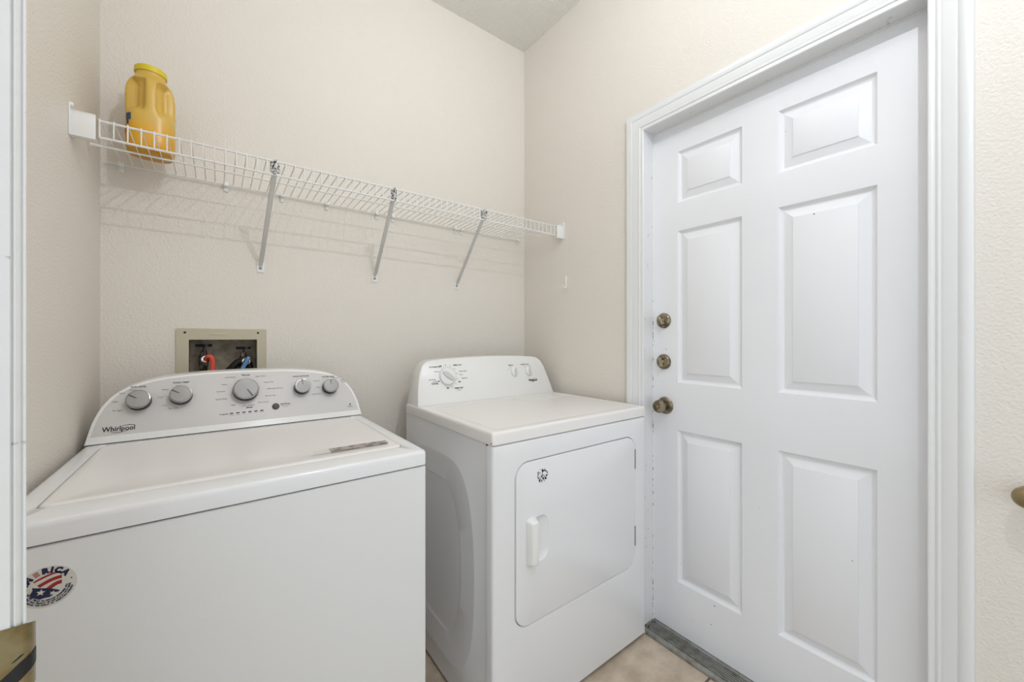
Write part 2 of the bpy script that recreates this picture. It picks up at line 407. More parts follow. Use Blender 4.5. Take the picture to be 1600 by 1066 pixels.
band([(0, .908), (1, .9095), (2, .9130), (3, .9185), (4, .9225), (5, .9250), (6, .9265), (7, .9275), (8, .9285), (9, .9290)], [.014, .014, .013, .0135, .0145, .0135, .0130, .0125, .0125, .0125], 'latch_slot')['label'] = 'dark latch opening'
band([(3, .9310), (3.4, .9322), (4, .9345), (4.6, .9355)], [.0004, .0014, .0018, .0005], 'scratch')

# ------------------------------------------------------------------ console builder (washer and dryer)
class Frame:
    def __init__(s, y0, z0, slope):
        s.y0, s.z0, s.s = y0, z0, slope; s.n = Vector((0, -1, slope)).normalized(); s.u = Vector((0, slope, 1)).normalized()
    def P(s, x, z, off=0):
        return Vector((x, s.y0 + (z-s.z0)*s.s, z)) + s.n*off
    def vup(s, z): return (z-s.z0)*math.sqrt(1+s.s**2)
def knob(parent, F, x, z, r, depth, ang, body='knob', base='black', label=None, name='knob', grip=False):
    o = F.P(x, z); n = F.n
    bm = bmesh.new()
    if not grip:
        lathe(bm, [(0, .0004), (r*.97, .0004), (r*1.0, .004), (r*1.0, depth*.70), (r*.97, depth*.76), (0, depth*.76)], o, n, 48)
        k = obj(name, bm, base, parent)
        bm = bmesh.new()
        lathe(bm, [(0, depth*.76), (r*.99, depth*.76), (r*.985, depth*.92), (r*.95, depth), (r*.90, depth*1.01), (r*.87, depth*.985), (0, depth*.985)], o, n, 48)
        obj('knob_cap', bm, 'rim', k)
        bm = bmesh.new(); lathe(bm, [(0, depth*.97), (r*.862, depth*.97), (r*.855, depth*.996), (r*.8, depth*1.0), (0, depth*1.02)], o, n, 48)
        obj('knob_face', bm, body, k)
        l = Lettering(o + n*(depth*1.02), (1, 0, 0), F.u)
        a = math.radians(ang); ca, sa = math.cos(a), math.sin(a)
        l.stroke([(ca*r*.12, sa*r*.12), (ca*r*.45, sa*r*.45), (ca*r*.86, sa*r*.86)], [r*.07, r*.10, r*.13], .0006)
        l.build('pointer', 'dark', k)
    else:
        lathe(bm, [(0, .0004), (r*1.06, .0004), (r*1.04, depth*.45), (r, depth*.55), (r*.9, depth*.62), (0, depth*.64)], o, n, 48)
        k = obj(name, bm, 'plastic', parent)
        bm = bmesh.new(); q = Matrix((Vector((1, 0, 0)), F.u, n)).transposed()
        a = math.radians(ang); loops = []
        for t in range(-8, 9):
            u = t/8; wd = r*.36*math.sqrt(max(.02, 1-u*u*.9)); hh = depth*(.95-.12*u*u)
            row = []
            for sx, hz in ((-1, depth*.5), (-.8, hh*.93), (0, hh), (.8, hh*.93), (1, depth*.5)):
                X, Y = u*r*.88, wd*sx
                row.append(o + q @ Vector((X*math.cos(a)-Y*math.sin(a), X*math.sin(a)+Y*math.cos(a), hz)))
            loops.append(row)
        loft(bm, loops, cap0=True, cap1=True)
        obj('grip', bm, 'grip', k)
    if label: k['label'] = label
    return k

# ------------------------------------------------------------------ washing machine
WX0, WX1, WY, WT, WL = -.2777, .4205, .9076, .913, .8776
washer = tag(empty('washing_machine', ((WX0+WX1)/2, 1.25, 0)), 'white top-loading washing machine with silver control panel, left of the dryer', 'washing machine')
wo = Vector((-(WX0+WX1)/2, -1.25, 0))
def wobj(name, bm, m, parent=None, smooth=35):
    return obj(name, bm, m, parent or washer, wo if parent is None else None, smooth)
wobj('cabinet', bbox((WX0+.003, WY+.002, .02), (WX1-.002, 1.600, WL-.0032), .006, 3), 'enamel_front')
for x in (WX0+.05, WX1-.05):
    for y in (WY+.05, 1.55): wobj('foot', lathe(bmesh.new(), [(0, 0), (.02, 0), (.02, .008), (.01, .012), (.01, .022), (0, .022)], (x, y, 0), n=16), 'black')
wobj('seam', bbox((WX0+.006, WY+.0075, WL-.0045), (WX1-.006, 1.595, WL+.002)), 'seam')
# top panel with a recessed lid opening
LO = rrect(WX0, WX1, WY, 1.600, .012, 8)
LI = rrect(-.2445, .3885, .974, 1.440, .020, 8)
def lp(P, z, ins=0, cx=.0714, cy=1.254, sx=.349, sy=.346):
    return [(cx+(x-cx)*(1-ins/sx), cy+(y-cy)*(1-ins/sy), z) for x, y in P]
bm = bmesh.new()
loft(bm, [lp(LO, WL), lp(LO, WT-.010), lp(LO, WT-.0045, .0008), lp(LO, WT-.0012, .0035), lp(LO, WT, .0085), lp(LI, WT), lp(LI, WT-.0015, .002), lp(LI, WT-.009, .0035), lp(LI, WT-.012, .005)], cap1=True, cap0=True)
wobj('top_panel', bm, 'enamel', smooth=40)
# lid
bm = bmesh.new()
LD = rrect(-.2395, .3835, .979, 1.436, .016, 8)
def bow(P, ins, z, k=1):
    out = []
    for x, y, zz in lp(P, z, ins, .072, 1.2075, .3115, .2285):
        if y < 1.1: y -= .006*k*(1-((x-.072)/.31)**2)*0
        out.append((x, y, zz))
    return out
loft(bm, [bow(LD, 0, WT-.010), bow(LD, 0, WT-.0015), bow(LD, .0012, WT+.0010), bow(LD, .005, WT+.0022), bow(LD, .017, WT+.0020), bow(LD, .021, WT+.0006), bow(LD, .10, WT+.0012)], cap1=True, cap0=True)
lid = wobj('lid', bm, 'lid', smooth=50)
l = Lettering((.293, 1.0365, WT+.0010), (1, 0, 0), (0, 1, 0))
l.poly([(-.072, -.018), (.068, -.016), (.080, .021), (-.070, .025)], .0006); o = l.build('warning_label', 'lidlabel', lid); o['label'] = 'worn grey and pink strip label'
l = Lettering((.293, 1.0365, WT+.0010), (1, 0, 0), (0, 1, 0))
l.poly([(-.112, -.012), (-.073, -.017), (-.071, .024), (-.104, .022)], .0006); o = l.build('pale_label', 'lidlabel2', lid); o['label'] = 'pale end of the lid label'
# console
F = Frame(1.461, .913, .42)
half = [(.350, .9160), (.3490, .9210), (.3455, .9400), (.3405, .965), (.332, .9915), (.320, 1.0155), (.302, 1.0385), (.273, 1.0585), (.234, 1.0725), (.188, 1.0815), (.130, 1.0872), (.065, 1.0898), (0, 1.0905)]
cxw = .0718
out = [(cxw-a, z) for a, z in half] + [(cxw+a, z) for a, z in half[::-1][1:]]
out = smooth_path(out, 4)
def inset(path, d, zmin):
    c = []
    n = len(path)
    for i, (x, z) in enumerate(path):
        a, b = path[max(0, i-1)], path[min(n-1, i+1)]; dx, dz = b[0]-a[0], b[1]-a[1]; q = math.hypot(dx, dz)
        nx, nz = dz/q, -dx/q
        c.append((x+nx*d, max(z+nz*d, zmin)))
    return c
bm = bmesh.new()
i0, i1, i2 = out, inset(out, .0015, .9160), inset(out, .0045, .9160)
loops = [[(x, 1.600, z) for x, z in inset(out, .002, .9160)], [(x, 1.594, z) for x, z in out]]
loops += [[F.P(x, z, -.006) for x, z in i0], [F.P(x, z, -.0015) for x, z in i1], [F.P(x, z, 0) for x, z in i2]]
loft(bm, loops, cap0=True, cap1=True, close=True)
console = wobj('console', bm, 'plastic', smooth=40)
wobj('console_shadow_line', bbox((WX0+.004, 1.4665, WT-.0003), (WX1-.004, 1.590, .9165)), 'seam')  # dark strip put in as the shadow line below the console
ins = inset(out, .0085, .9335)
bm = bmesh.new(); loft(bm, [[F.P(x, z, -.001) for x, z in ins], [F.P(x, z, .0003) for x, z in ins], [F.P(x, z, .0006) for x, z in inset(ins, .001, .9342)]], cap0=True, cap1=True)
fascia = obj('control_panel', bm, 'silver', console, smooth=30); fascia['label'] = 'silver curved control panel'
for x, z, r, ang, lab in ((-.1768, 1.0150, .0265, 147, 'soil level knob'), (-.0866, 1.0211, .0265, 147, 'wash temperature knob'), (.0720, 1.0249, .0350, -58, 'large cycle dial'), (.2318, 1.0226, .0248, 97, 'wash options knob'), (.3206, 1.0174, .0252, 92, 'water level knob')):
    knob(washer, F, x, z, r, .029, ang, label=lab).location = wo
bm = bmesh.new(); lathe(bm, [(0, 0), (.0105, 0), (.0105, .002), (.0098, .003), (.0085, .0033), (.007, .0045), (0, .0052)], F.P(.1522, .9693, .0004), F.n, 32)
o = wobj('start_button', bm, 'dark')
def lights():
    for i in range(6):
        x = .0341 + (.1129-.0341)*i/5
        q = F.P(x, .9605 + .0006*i/5, .0006)
        l = Lettering(q, (1, 0, 0), F.u); l.rect(0, 0, .0088, .0030, .0004)
        l.build('indicator_light', 'black', fascia)
lights()
clusters = {}
def T(s, x, z, size=.0062, bold=0, sx=1, align='CENTER'):
    key = min((('around the soil level knob', -.1768, 1.02), ('around the wash temperature knob', -.0866, 1.02), ('around the large cycle dial', .075, 1.03), ('under the indicator lights', .07, .955), ('beside the start button', .18, .971), ('around the wash options knob', .2450, 1.03), ('around the water level knob', .335, 1.035), ('small mark at the right end', .383, .95)), key=lambda k: (k[1]-x)**2+(k[2]-z)**2)[0]
    if key not in clusters: clusters[key] = Lettering(F.P(0, .913, .0006), (1, 0, 0), F.u)
    clusters[key].text(s, x, F.vup(z), size, bold, sx=sx, align=align)
for s, x, z in (('SOIL LEVEL', -.1800, 1.0545), ('WASH TEMP', -.0880, 1.0605), ('WASH OPTIONS', .2310, 1.0605), ('WATER LEVEL', .3190, 1.0540)): T(s, x, z, .0068, .00016)
for s, x, z in (('Heavy', -.1925, 1.0475), ('Med', -.2135, 1.0395), ('Light', -.2265, 1.0190), ('Ex Light', -.2195, .9952), ('Hot', -.0955, 1.0520), ('Warm', -.1230, 1.0425), ('Cool', -.1325, 1.0225), ('Cold', -.1240, .9990), ('Tap Cold', -.1045, .9895),
                ('Cold Wash', .0315, 1.0683), ('Casual', .0165, 1.0478), ('Delicates', .0075, 1.0273), ('Quick Wash', .0085, 1.0045), ('Soak', .0385, .9850), ('Clean Washer', .0775, .9800),
                ('Drain & Spin', .1185, .9860), ('Rinse & Spin', .1385, 1.0045), ('Bulky Items/Sheets', .1530, 1.0263), ('Heavy Duty', .1355, 1.0475), ('Super Wash', .1130, 1.0677),
                ('Softener', .2790, 1.0420), ('Rinse', .2830, 1.0200), ('Extra Rinse', .2775, .9980), ('Auto Sensing', .3420, 1.0490), ('Deep', .3640, 1.0420), ('Water', .3665, 1.0370), ('Wash', .3690, 1.0320)): T(s, x, z, .0058)
T('Normal', .0725, 1.0735, .0072, .0002); T('Progress', .0150, .9600, .0062, .0001)
T('affresh', .0800, .9735, .0064, .0002); T('Start/Pause', .1800, .9752, .0062, .0002); T('Press to start cycle', .1810, .9705, .0036); T('hold 3 sec', .1800, .9670, .0036)
for i, s in enumerate(('Sensing', 'Wash', 'Soak', 'Rinse', 'Spin', 'Lid Lock')): T(s, .0341+.01576*i, .9555+.0004*i, .0036)
T('6', .3836, .9530, .0105, .0009); T('TH SENSE', .3830, .9465, .0038, .0001)
for k, l in clusters.items(): l.build('lettering', 'ink', fascia)
lt = Lettering(F.P(0, .913, .0006), (1, 0, 0), F.u)
lt.text('Whirlpool', -.2140, F.vup(.9485), .0185, .00035, sx=.83)
swoosh(lt, -.2060, F.vup(.9480), .072, .9)
o = lt.build('brand_lettering', 'inkd', fascia); o['label'] = 'dark brand name with ring swoosh'
# round sticker on the front
SC = Vector((-.2107, WY+.002, .8098)); rS = .0313
def sdisc(r, h, n=48): return [(r*math.cos(2*math.pi*k/n), r*math.sin(2*math.pi*k/n)) for k in range(n)]
bm = bmesh.new(); lathe(bm, [(0, -.0001), (rS, -.0001), (rS, .0003), (0, .0003)], SC, (0, -1, 0), 56)
st = wobj('sticker', bm, 'sticker'); st['label'] = 'round sticker reading AMERICA with stars and stripes'
ln = Lettering(SC + Vector((0, -.0004, 0)), (1, 0, 0), (0, 0, 1))
lr = Lettering(SC + Vector((0, -.0004, 0)), (1, 0, 0), (0, 0, 1))
for ch, a in zip('AMERICA', (166, 142, 117, 95, 79, 63, 41)):
    t = math.radians(a); rr = .0248
    if ch == 'E':
        for dz in (-.0026, 0, .0026):
            lr.rect((rr+dz)*math.cos(t), (rr+dz)*math.sin(t), .0060, .0014, .0002, t-math.pi/2)
    else: ln.text(ch, rr*math.cos(t), rr*math.sin(t), .0112, .0009, rot=t-math.pi/2, h=.0002)
ln.poly([(.0258*math.cos(.21)+a*.001, .0258*math.sin(.21)+b*.001) for a, b in sdisc(1, 0, 12)], .0002)
for off, r0, a0, a1, wd in ((0, .0185, 150, 74, .0030), (0, .0135, 140, 40, .0050), (0, .0062, 125, 10, .0055)):
    pts = []
    for k in range(14):
        t = k/13; x = -.014+t*.028 if r0 > .018 else (-.009+t*.024 if r0 > .01 else -.0005+t*.0155)
        yb = {.0185: .0105, .0135: .0035, .0062: -.0045}[r0]
        pts.append((x, yb + .0075*math.sin(t*1.75) + (.001 if r0 > .018 else 0)))
    lr.stroke(pts, [wd*(.25+.75*math.sin(math.pi*min(1, .25+k/13*.6))) if r0 > .018 else wd for k in range(14)], .0002)
blob = [(-.0155, .0040), (-.011, .0020), (-.004, -.0005), (.004, -.0040), (.0135, -.0098), (.0105, -.0115), (.0075, -.0105), (.0065, -.0140), (.002, -.0165), (-.003, -.0160), (-.008, -.0165), (-.0125, -.0135), (-.0165, -.0105), (-.0185, -.0065), (-.0165, -.0035), (-.0150, 0)]
ln.poly(blob, .00025)
def star(l, cx, cy, r, rot, h):
    p = [(cx+(r if k % 2 == 0 else r*.42)*math.cos(rot+k*math.pi/5), cy+(r if k % 2 == 0 else r*.42)*math.sin(rot+k*math.pi/5)) for k in range(10)]
    c = l.bm.verts.new(l.P(cx, cy, h)); vs = [l.bm.verts.new(l.P(a, b, h)) for a, b in p]
    for k in range(10): l.bm.faces.new((c, vs[k], vs[(k+1) % 10]))
lw = Lettering(SC + Vector((0, -.0004, 0)), (1, 0, 0), (0, 0, 1))
star(lw, -.0068, -.0062, .0052, 1.35, .0005); star(lw, .0055, -.0112, .0040, 1.1, .0005); star(lw, -.0170, .0000, .0026, 1.6, .0005)
lw.build('star', 'sticker', st)
for rr, s, a0, sz in ((.0205, 'WE ARE PROUD TO DESIGN ENGINEER AND', 195, .0030), (.0238, 'ASSEMBLE THIS PRODUCT IN THE U.S.A. WITH PARTS', 192, .0030), (.0270, 'FROM AROUND THE WORLD BY AMERICAN WORKERS', 200, .0028)):
    n = len(s); a1 = 350 - (a0-195)
    for i, ch in enumerate(s):
        if ch == ' ': continue
        t = math.radians(a0 + (a1-a0)*i/(n-1)); ln.text(ch, rr*math.cos(t), rr*math.sin(t), sz, .0002, rot=t+math.pi/2, h=.0002)
ln.build('sticker_lettering', 'navy', st); lr.build('sticker_stripes', 'flagred', st)

# ------------------------------------------------------------------ dryer
DXo, DYo, dW, dT, dL = .6295, .9222, .7396, .922, .8845
dryer = tag(empty('clothes_dryer', (DXo+dW/2, DYo+.32, 0), 0), 'white front-loading clothes dryer with square swing door, beside the six-panel door', 'dryer')
do = Vector((-DXo-dW/2, -DYo-.32, 0))
def dobj(name, bm, m, parent=None, smooth=35): return obj(name, bm, m, parent or dryer, do if parent is None else None, smooth)
Y1 = DYo+.643
# cabinet : closed body with embossed side
bm = bmesh.new()
x0, x1, y0, y1, z0, z1 = DXo+.002, DXo+dW-.001, DYo+.0365, Y1, .015, dL-.002
N = 24
def sideloop(ins, x, rect=False):
    pts = []
    ya, yb, za, zb = y0, y1, z0, z1
    if rect:
        for k in range(N): pts.append((x, ya+(yb-ya)*k/N, za))
        for k in range(N): pts.append((x, yb, za+(zb-za)*k/N))
        for k in range(N): pts.append((x, yb-(yb-ya)*k/N, zb))
        for k in range(N): pts.append((x, ya, zb-(zb-za)*k/N))
        return pts
    ya, yb, za, zb = ya+.055+ins, yb-.04-ins, za+.07+ins, zb-.085-ins
    def c(u, v):   # superellipse-ish rounded quad with a front edge bowed toward the front
        e = 4.5
        m_ = (abs(u)**e+abs(v)**e)**(1/e); u, v = u/m_, v/m_
        y = (ya+yb)/2 + u*(yb-ya)/2; z = (za+zb)/2 + v*(zb-za)/2
        if u < 0: y += -u*.045*(v*v) - (-u)*.0
        return (x, y, z)
    for k in range(N): pts.append(c(-1+2*k/N, -1))
    for k in range(N): pts.append(c(1, -1+2*k/N))
    for k in range(N): pts.append(c(1-2*k/N, 1))
    for k in range(N): pts.append(c(-1, 1-2*k/N))
    return pts
loft(bm, [sideloop(0, x0, True), sideloop(0, x0), sideloop(.006, x0-.0022), sideloop(.012, x0-.0022), sideloop(.028, x0), sideloop(.095, x0), sideloop(.100, x0+.0025), sideloop(.110, x0+.0035)], cap1=True)
# remaining faces of the box
vs = [bm.verts.new(p) for p in ((x0, y0, z0), (x0, y1, z0), (x0, y1, z1), (x0, y0, z1), (x1, y0, z0), (x1, y1, z0), (x1, y1, z1), (x1, y0, z1))]
for f in ((0, 1, 5, 4), (3, 2, 6, 7), (4, 5, 6, 7), (1, 2, 6, 5), (0, 3, 7, 4)): bm.faces.new([vs[i] for i in f])
dobj('cabinet', bm, 'enamel', smooth=25)
for x in (DXo+.06, DXo+dW-.06):
    for y in (DYo+.07, Y1-.05): dobj('foot', lathe(bmesh.new(), [(0, 0), (.02, 0), (.02, .006), (.01, .01), (.01, .016), (0, .016)], (x, y, 0), n=16), 'black')
dobj('seam', bbox((DXo+.006, DYo+.006, dL-.0035), (DXo+dW-.006, Y1-.01, dL+.002)), 'seam')
# front panel wraps 33 mm round the corner
hx0, hx1, hz0, hz1 = .708, 1.2975, .312, .818
bm = bmesh.new()
FO = rrect(DXo, DXo+dW, .015, dL-.002, .004, 8); FI = rrect(hx0, hx1, hz0, hz1, .052, 8)
fy = DYo
def fl(P, y, ins=0):
    cx, cz = (P[0][0]+P[len(P)//2][0])/2, .5
    xs = [p[0] for p in P]; zz = [p[1] for p in P]; cx = (min(xs)+max(xs))/2; cz = (min(zz)+max(zz))/2; hx = (max(xs)-min(xs))/2; hz = (max(zz)-min(zz))/2
    return [(cx+(a-cx)*(1-ins/hx), y, cz+(b-cz)*(1-ins/hz)) for a, b in P]
loft(bm, [fl(FO, fy+.0325), fl(FO, fy+.011), fl(FO, fy+.0055, .0012), fl(FO, fy+.0018, .0042), fl(FO, fy, .010), fl(FI, fy, 0), fl(FI, fy+.0015, .0012), fl(FI, fy+.011, .002), fl(FI, fy+.0125, .006)], cap1=True, cap0=True)
dobj('front_panel', bm, 'enamel', smooth=40)
# door with dished finger recess
bm = bmesh.new()
DO = rrect(hx0+.0045, hx1-.0035, hz0+.0035, hz1-.0045, .049, 8); DI = rrect(.772, .842, .498, .640, .030, 8)
dyf = fy-.003
loft(bm, [fl(DO, fy+.011), fl(DO, dyf+.004), fl(DO, dyf+.001, .0012), fl(DO, dyf, .004), fl(DI, dyf), fl(DI, dyf+.0015, .0015), fl(DI, dyf+.0045, .008), fl(DI, dyf+.008, .018), fl(DI, dyf+.009, .026)], cap0=True, cap1=True)
ddoor = dobj('dryer_door', bm, 'enamel', smooth=40)
bm = bmesh.new()
HP = rrect(.7500, .7905, .4965, .6420, .012, 6)
loft(bm, [fl(HP, dyf+.006), fl(HP, dyf-.003, .0), fl(HP, dyf-.006, .001), fl(HP, dyf-.019, .0055), fl(HP, dyf-.0225, .008), fl(HP, dyf-.0235, .012)], cap0=True, cap1=True)
obj('handle', bm, 'plastic', ddoor, smooth=40)['label'] = 'upright white pull handle'
for z in (.7245, .4270):
    bm = bmesh.new(); box(bm, (1.2925, dyf-.0006, z-.038), (1.2985, dyf+.003, z+.038), .001)
    for k in (-.025, 0, .025): lathe(bm, [(0, 0), (.0022, 0), (.0015, .001), (0, .0012)], (1.2955, dyf-.0006, z+k), (0, -1, 0), 10)
    obj('hinge', bm, 'screw', ddoor)
# worn sticker : a dark flower of specks
l = Lettering((.8150, dyf-.0001, .7635), (1, 0, 0), (0, 0, 1))
rnd = random.Random(11)
for k in range(58):
    a = rnd.uniform(0, 2*math.pi); r = .0215*math.sqrt(rnd.uniform(.22, 1)); s = rnd.uniform(.0013, .0036)
    if math.sin(a) > .3 and rnd.random() < .45: continue
    l.poly([(r*math.cos(a)+s*rnd.uniform(.5, 1)*math.cos(b), r*math.sin(a)+s*rnd.uniform(.6, 1.4)*math.sin(b)) for b in [i*math.pi/3 for i in range(6)]], .0003)
l.stroke([(.006+.000, .016), (.002, .010), (-.0005, .003), (-.001, -.003), (.000, -.008), (.004, -.010), (.008, -.007), (.008, -.002), (.004, .000), (.000, -.002), (-.006, -.004)], [.001, .002, .0025, .003, .003, .003, .0025, .002, .002, .003, .004], .0004)
l.build('worn_sticker', 'inkd', ddoor)['label'] = 'worn away dark round sticker'
bm = bmesh.new(); lathe(bm, [(0, 0), (.003, 0), (.003, .0006), (0, .0006)], (DXo-.0003, DYo+.008, dL+.0055), (-1, 0, 0), 12)
box(bm, (DXo-.0008, DYo+.028, dL-.006), (DXo+.002, DYo+.034, dL-.001))
dobj('corner_hole', bm, 'black')
# top panel
TO = rrect(DXo-.001, DXo+dW, DYo-.001, Y1, .010, 8); TI = rrect(DXo+.035, DXo+dW-.030, DYo+.030, 1.395, .022, 8)
def tl(P, z, ins=0):
    xs = [p[0] for p in P]; zz = [p[1] for p in P]; cx = (min(xs)+max(xs))/2; cz = (min(zz)+max(zz))/2; hx = (max(xs)-min(xs))/2; hz = (max(zz)-min(zz))/2
    return [(cx+(a-cx)*(1-ins/hx), cz+(b-cz)*(1-ins/hz), z) for a, b in P]
bm = bmesh.new()
loft(bm, [tl(TO, dL), tl(TO, dT-.010), tl(TO, dT-.004, .001), tl(TO, dT-.001, .0035), tl(TO, dT, .0075), tl(TI, dT), tl(TI, dT-.0012, .002), tl(TI, dT-.0012, .006), tl(TI, dT-.0002, .010)], cap0=True, cap1=True)
# lint screen cover plate
dobj('top_panel', bm, 'lid', smooth=40)
bm = bmesh.new(); LS = rrect(1.065, 1.325, 1.300, 1.405, .012, 5)
loft(bm, [tl(LS, dT-.002), tl(LS, dT+.0012), tl(LS, dT+.0020, .003), tl(LS, dT+.0014, .016)], cap0=True, cap1=True)
dobj('lint_screen_cover', bm, 'lid', smooth=40)
G = Frame(1.4495, .922, .30)
ol = [(.6325, .9225), (.6350, .940), (.6400, .975), (.6463, 1.0094), (.6535, 1.038), (.6620, 1.0600), (.6700, 1.0760), (.6830, 1.0900), (.7040, 1.0995), (.7350, 1.1035), (.80, 1.1070), (.90, 1.1100), (.998, 1.1112), (1.10, 1.1100), (1.19, 1.1070), (1.2597, 1.1030), (1.290, 1.0980), (1.3110, 1.0850), (1.3240, 1.0680), (1.3340, 1.0450), (1.3430, 1.0120), (1.3530, .9720), (1.3600, .9400), (1.3640, .9225)]
ol = smooth_path(ol, 3)
bm = bmesh.new()
loft(bm, [[(x, Y1, z) for x, z in inset(ol, .004, .9225)], [(x, Y1-.006, z) for x, z in inset(ol, .001, .9225)], [G.P(x, z, -.008) for x, z in ol], [G.P(x, z, -.003) for x, z in inset(ol, .0012, .9225)], [G.P(x, z, 0) for x, z in inset(ol, .0055, .9225)]], cap0=True, cap1=True)
dcons = dobj('console', bm, 'plastic', smooth=40)
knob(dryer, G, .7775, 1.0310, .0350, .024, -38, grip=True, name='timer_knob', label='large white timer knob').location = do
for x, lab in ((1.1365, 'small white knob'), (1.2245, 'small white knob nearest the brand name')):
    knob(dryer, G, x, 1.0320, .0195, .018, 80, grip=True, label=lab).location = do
lts = [Lettering(G.P(0, .922, .0003), (1, 0, 0), G.u) for _ in range(3)]; lt = lts[0]
def T2(s, x, z, size, bold=0, rot=0): lts[0 if x < 1 else 1 if x < 1.17 else 2].text(s, x, G.vup(z), size, bold, rot=rot)
T2('AUTOMATIC', .725, 1.0720, .0085, .0002); T2('Normal', .733, 1.0530, .0075); T2('TIMED DRY', .834, 1.0760, .0085, .0002); T2('DRYNESS', .708, 1.021, .0075); T2('Wrinkle', .722, 1.014, .0065); T2('COOL', .718, 1.005, .0110, .0004)
T2('HIGH HEAT', .858, 1.0490, .0075); T2('Damp', .846, 1.0350, .0065); T2('MEDIUM', .860, 1.0190, .0075); T2('TIMED DRY', .826, .9800, .0085, .0003); T2('Minutes', .826, .9720, .0060)
for i in range(22):
    a = math.radians(118 - i*13.4)
    if 195 < (math.degrees(a) % 360) < 240: continue
    lt.rect(.7775+.0430*math.cos(a), G.vup(1.031)+.0430*math.sin(a), .0050, .0012, .0004, a)
    if i % 2 == 0 and i < 20: T2(str(10*(11-i//2)), .7775+.0500*math.cos(a), 1.031+.0480*math.sin(a), .0058)
T2('OFF', .774, .9830, .0070, .0004); T2('OFF', .752, 1.0745, .0070, .0004); T2('OFF', .833, 1.0050, .0070, .0004)
T2('SIGNAL', 1.1220, 1.0630, .0085, .0002); T2('TEMPERATURE', 1.2080, 1.0640, .0080, .0001); T2('Off', 1.118, 1.0525, .0060); T2('On', 1.104, 1.0450, .0060); T2('Low', 1.204, 1.0545, .0060); T2('High', 1.236, 1.0545, .0060)
for l in lts: l.build('lettering', 'ink', dcons)
lt = Lettering(G.P(0, .922, .0003), (1, 0, 0), G.u)
lt.poly([(.7365+a*.0030, G.vup(1.0135)+b*.0030) for a, b in sdisc(1, 0, 14)], .0004)
lt.build('timer_dot', 'inkd', dcons)
lt = Lettering(G.P(0, .922, .0003), (1, 0, 0), G.u)
lt.text('Whirlpool', 1.2415, G.vup(.9875), .0150, .0006, sx=.86); swoosh(lt, 1.246, G.vup(.9870), .060, .8)
lt.build('brand_lettering', 'inkd', dcons)['label'] = 'small dark brand name'

# ------------------------------------------------------------------ wire shelf
shelf = tag(empty('wire_shelf', (.55, D-.15, 1.745)), 'long white wire wall shelf on three braces above both machines', 'shelf')
so = Vector((-.55, -(D-.15), -1.745))
def sobj(name, bm, m, smooth=40): return obj(name, bm, m, shelf, so, smooth)
YF, YR, YM, ZD = 1.430, 1.7225, 1.587, 1.745
bm = bmesh.new(); tube(bm, [(-.2425, YF, 1.7505), (1.357, YF, 1.7545)], .0032); tube(bm, [(-.2425, YF-.001, 1.7075), (1.357, YF-.001, 1.7095)], .0032)
sobj('front_rail', bm, 'wire')
sobj('back_rail', tube(bmesh.new(), [(-.283, YR, ZD-.003), (1.366, YR, ZD-.003)], .0030), 'wire')
bm = bmesh.new(); tube(bm, [(-.2885, YM, ZD-.0045), (1.378, YM, ZD-.0045)], .0030); lathe(bm, [(0, 0), (.0045, 0), (.0045, .018), (0, .018)], (-.2885, YM, ZD-.0045), (1, 0, 0), 12); lathe(bm, [(0, 0), (.0045, 0), (.0045, .010), (0, .010)], (1.370, YM, ZD-.0045), (1, 0, 0), 12)
sobj('support_rail', bm, 'wire')
bm = bmesh.new()
x = -.2425
while x < 1.352:
    tube(bm, [(x, YR, ZD+.0005), (x, YF+.006, 1.7525), (x, YF-.0025, 1.7545), (x, YF-.0040, 1.750), (x, YF-.0042, 1.7065)], .00165, 6); x += .02605
sobj('deck_wires', bm, 'wire')
# end brackets
def endbracket(xa, xb, name):
    bm = bmesh.new(); s = 1 if xb > xa else -1
    box(bm, (min(xa, xb), YF-.012, 1.6975), (max(xa, xb), YF-.008, 1.7590), .0015)
    box(bm, (min(xa, xb), YF-.012, 1.7560), (max(xa, xb), YF+.012, 1.7595), .001)
    box(bm, (min(xa, xb), YF-.012, 1.6965), (max(xa, xb), YF+.012, 1.7000), .001)
    box(bm, (min(xa, xa+.003*s), YF-.020, 1.695), (max(xa, xa+.003*s), YF+.016, 1.775), .001)
    lathe(bm, [(0, 0), (.006, 0), (.006, .002), (.004, .005), (0, .005)], (xa+.003*s, YF-.012, 1.7705), (s, 0, 0), 14)
    return sobj(name, bm, 'plastic')
endbracket(LX+.0002, -.2480, 'end_bracket'); endbracket(R-.0002, 1.3580, 'end_bracket')
# wall clips
for x, rust in ((-.2457, 0), (.0231, 0), (.1980, 0), (.3572, 0), (.5600, 0), (.6335, 0), (.9520, 0), (.9880, 0), (1.3480, 0)):
    bm = bmesh.new(); box(bm, (x-.007, YR-.007, ZD-.010), (x+.007, D-.0002, ZD+.006), .003); box(bm, (x-.006, D-.006, ZD-.026), (x+.006, D-.0002, ZD-.004), .002)
    lathe(bm, [(0, 0), (.0035, 0), (.0025, .0015), (0, .0015)], (x, D-.006, ZD-.018), (0, -1, 0), 10)
    c = sobj('wall_clip', bm, 'plastic')
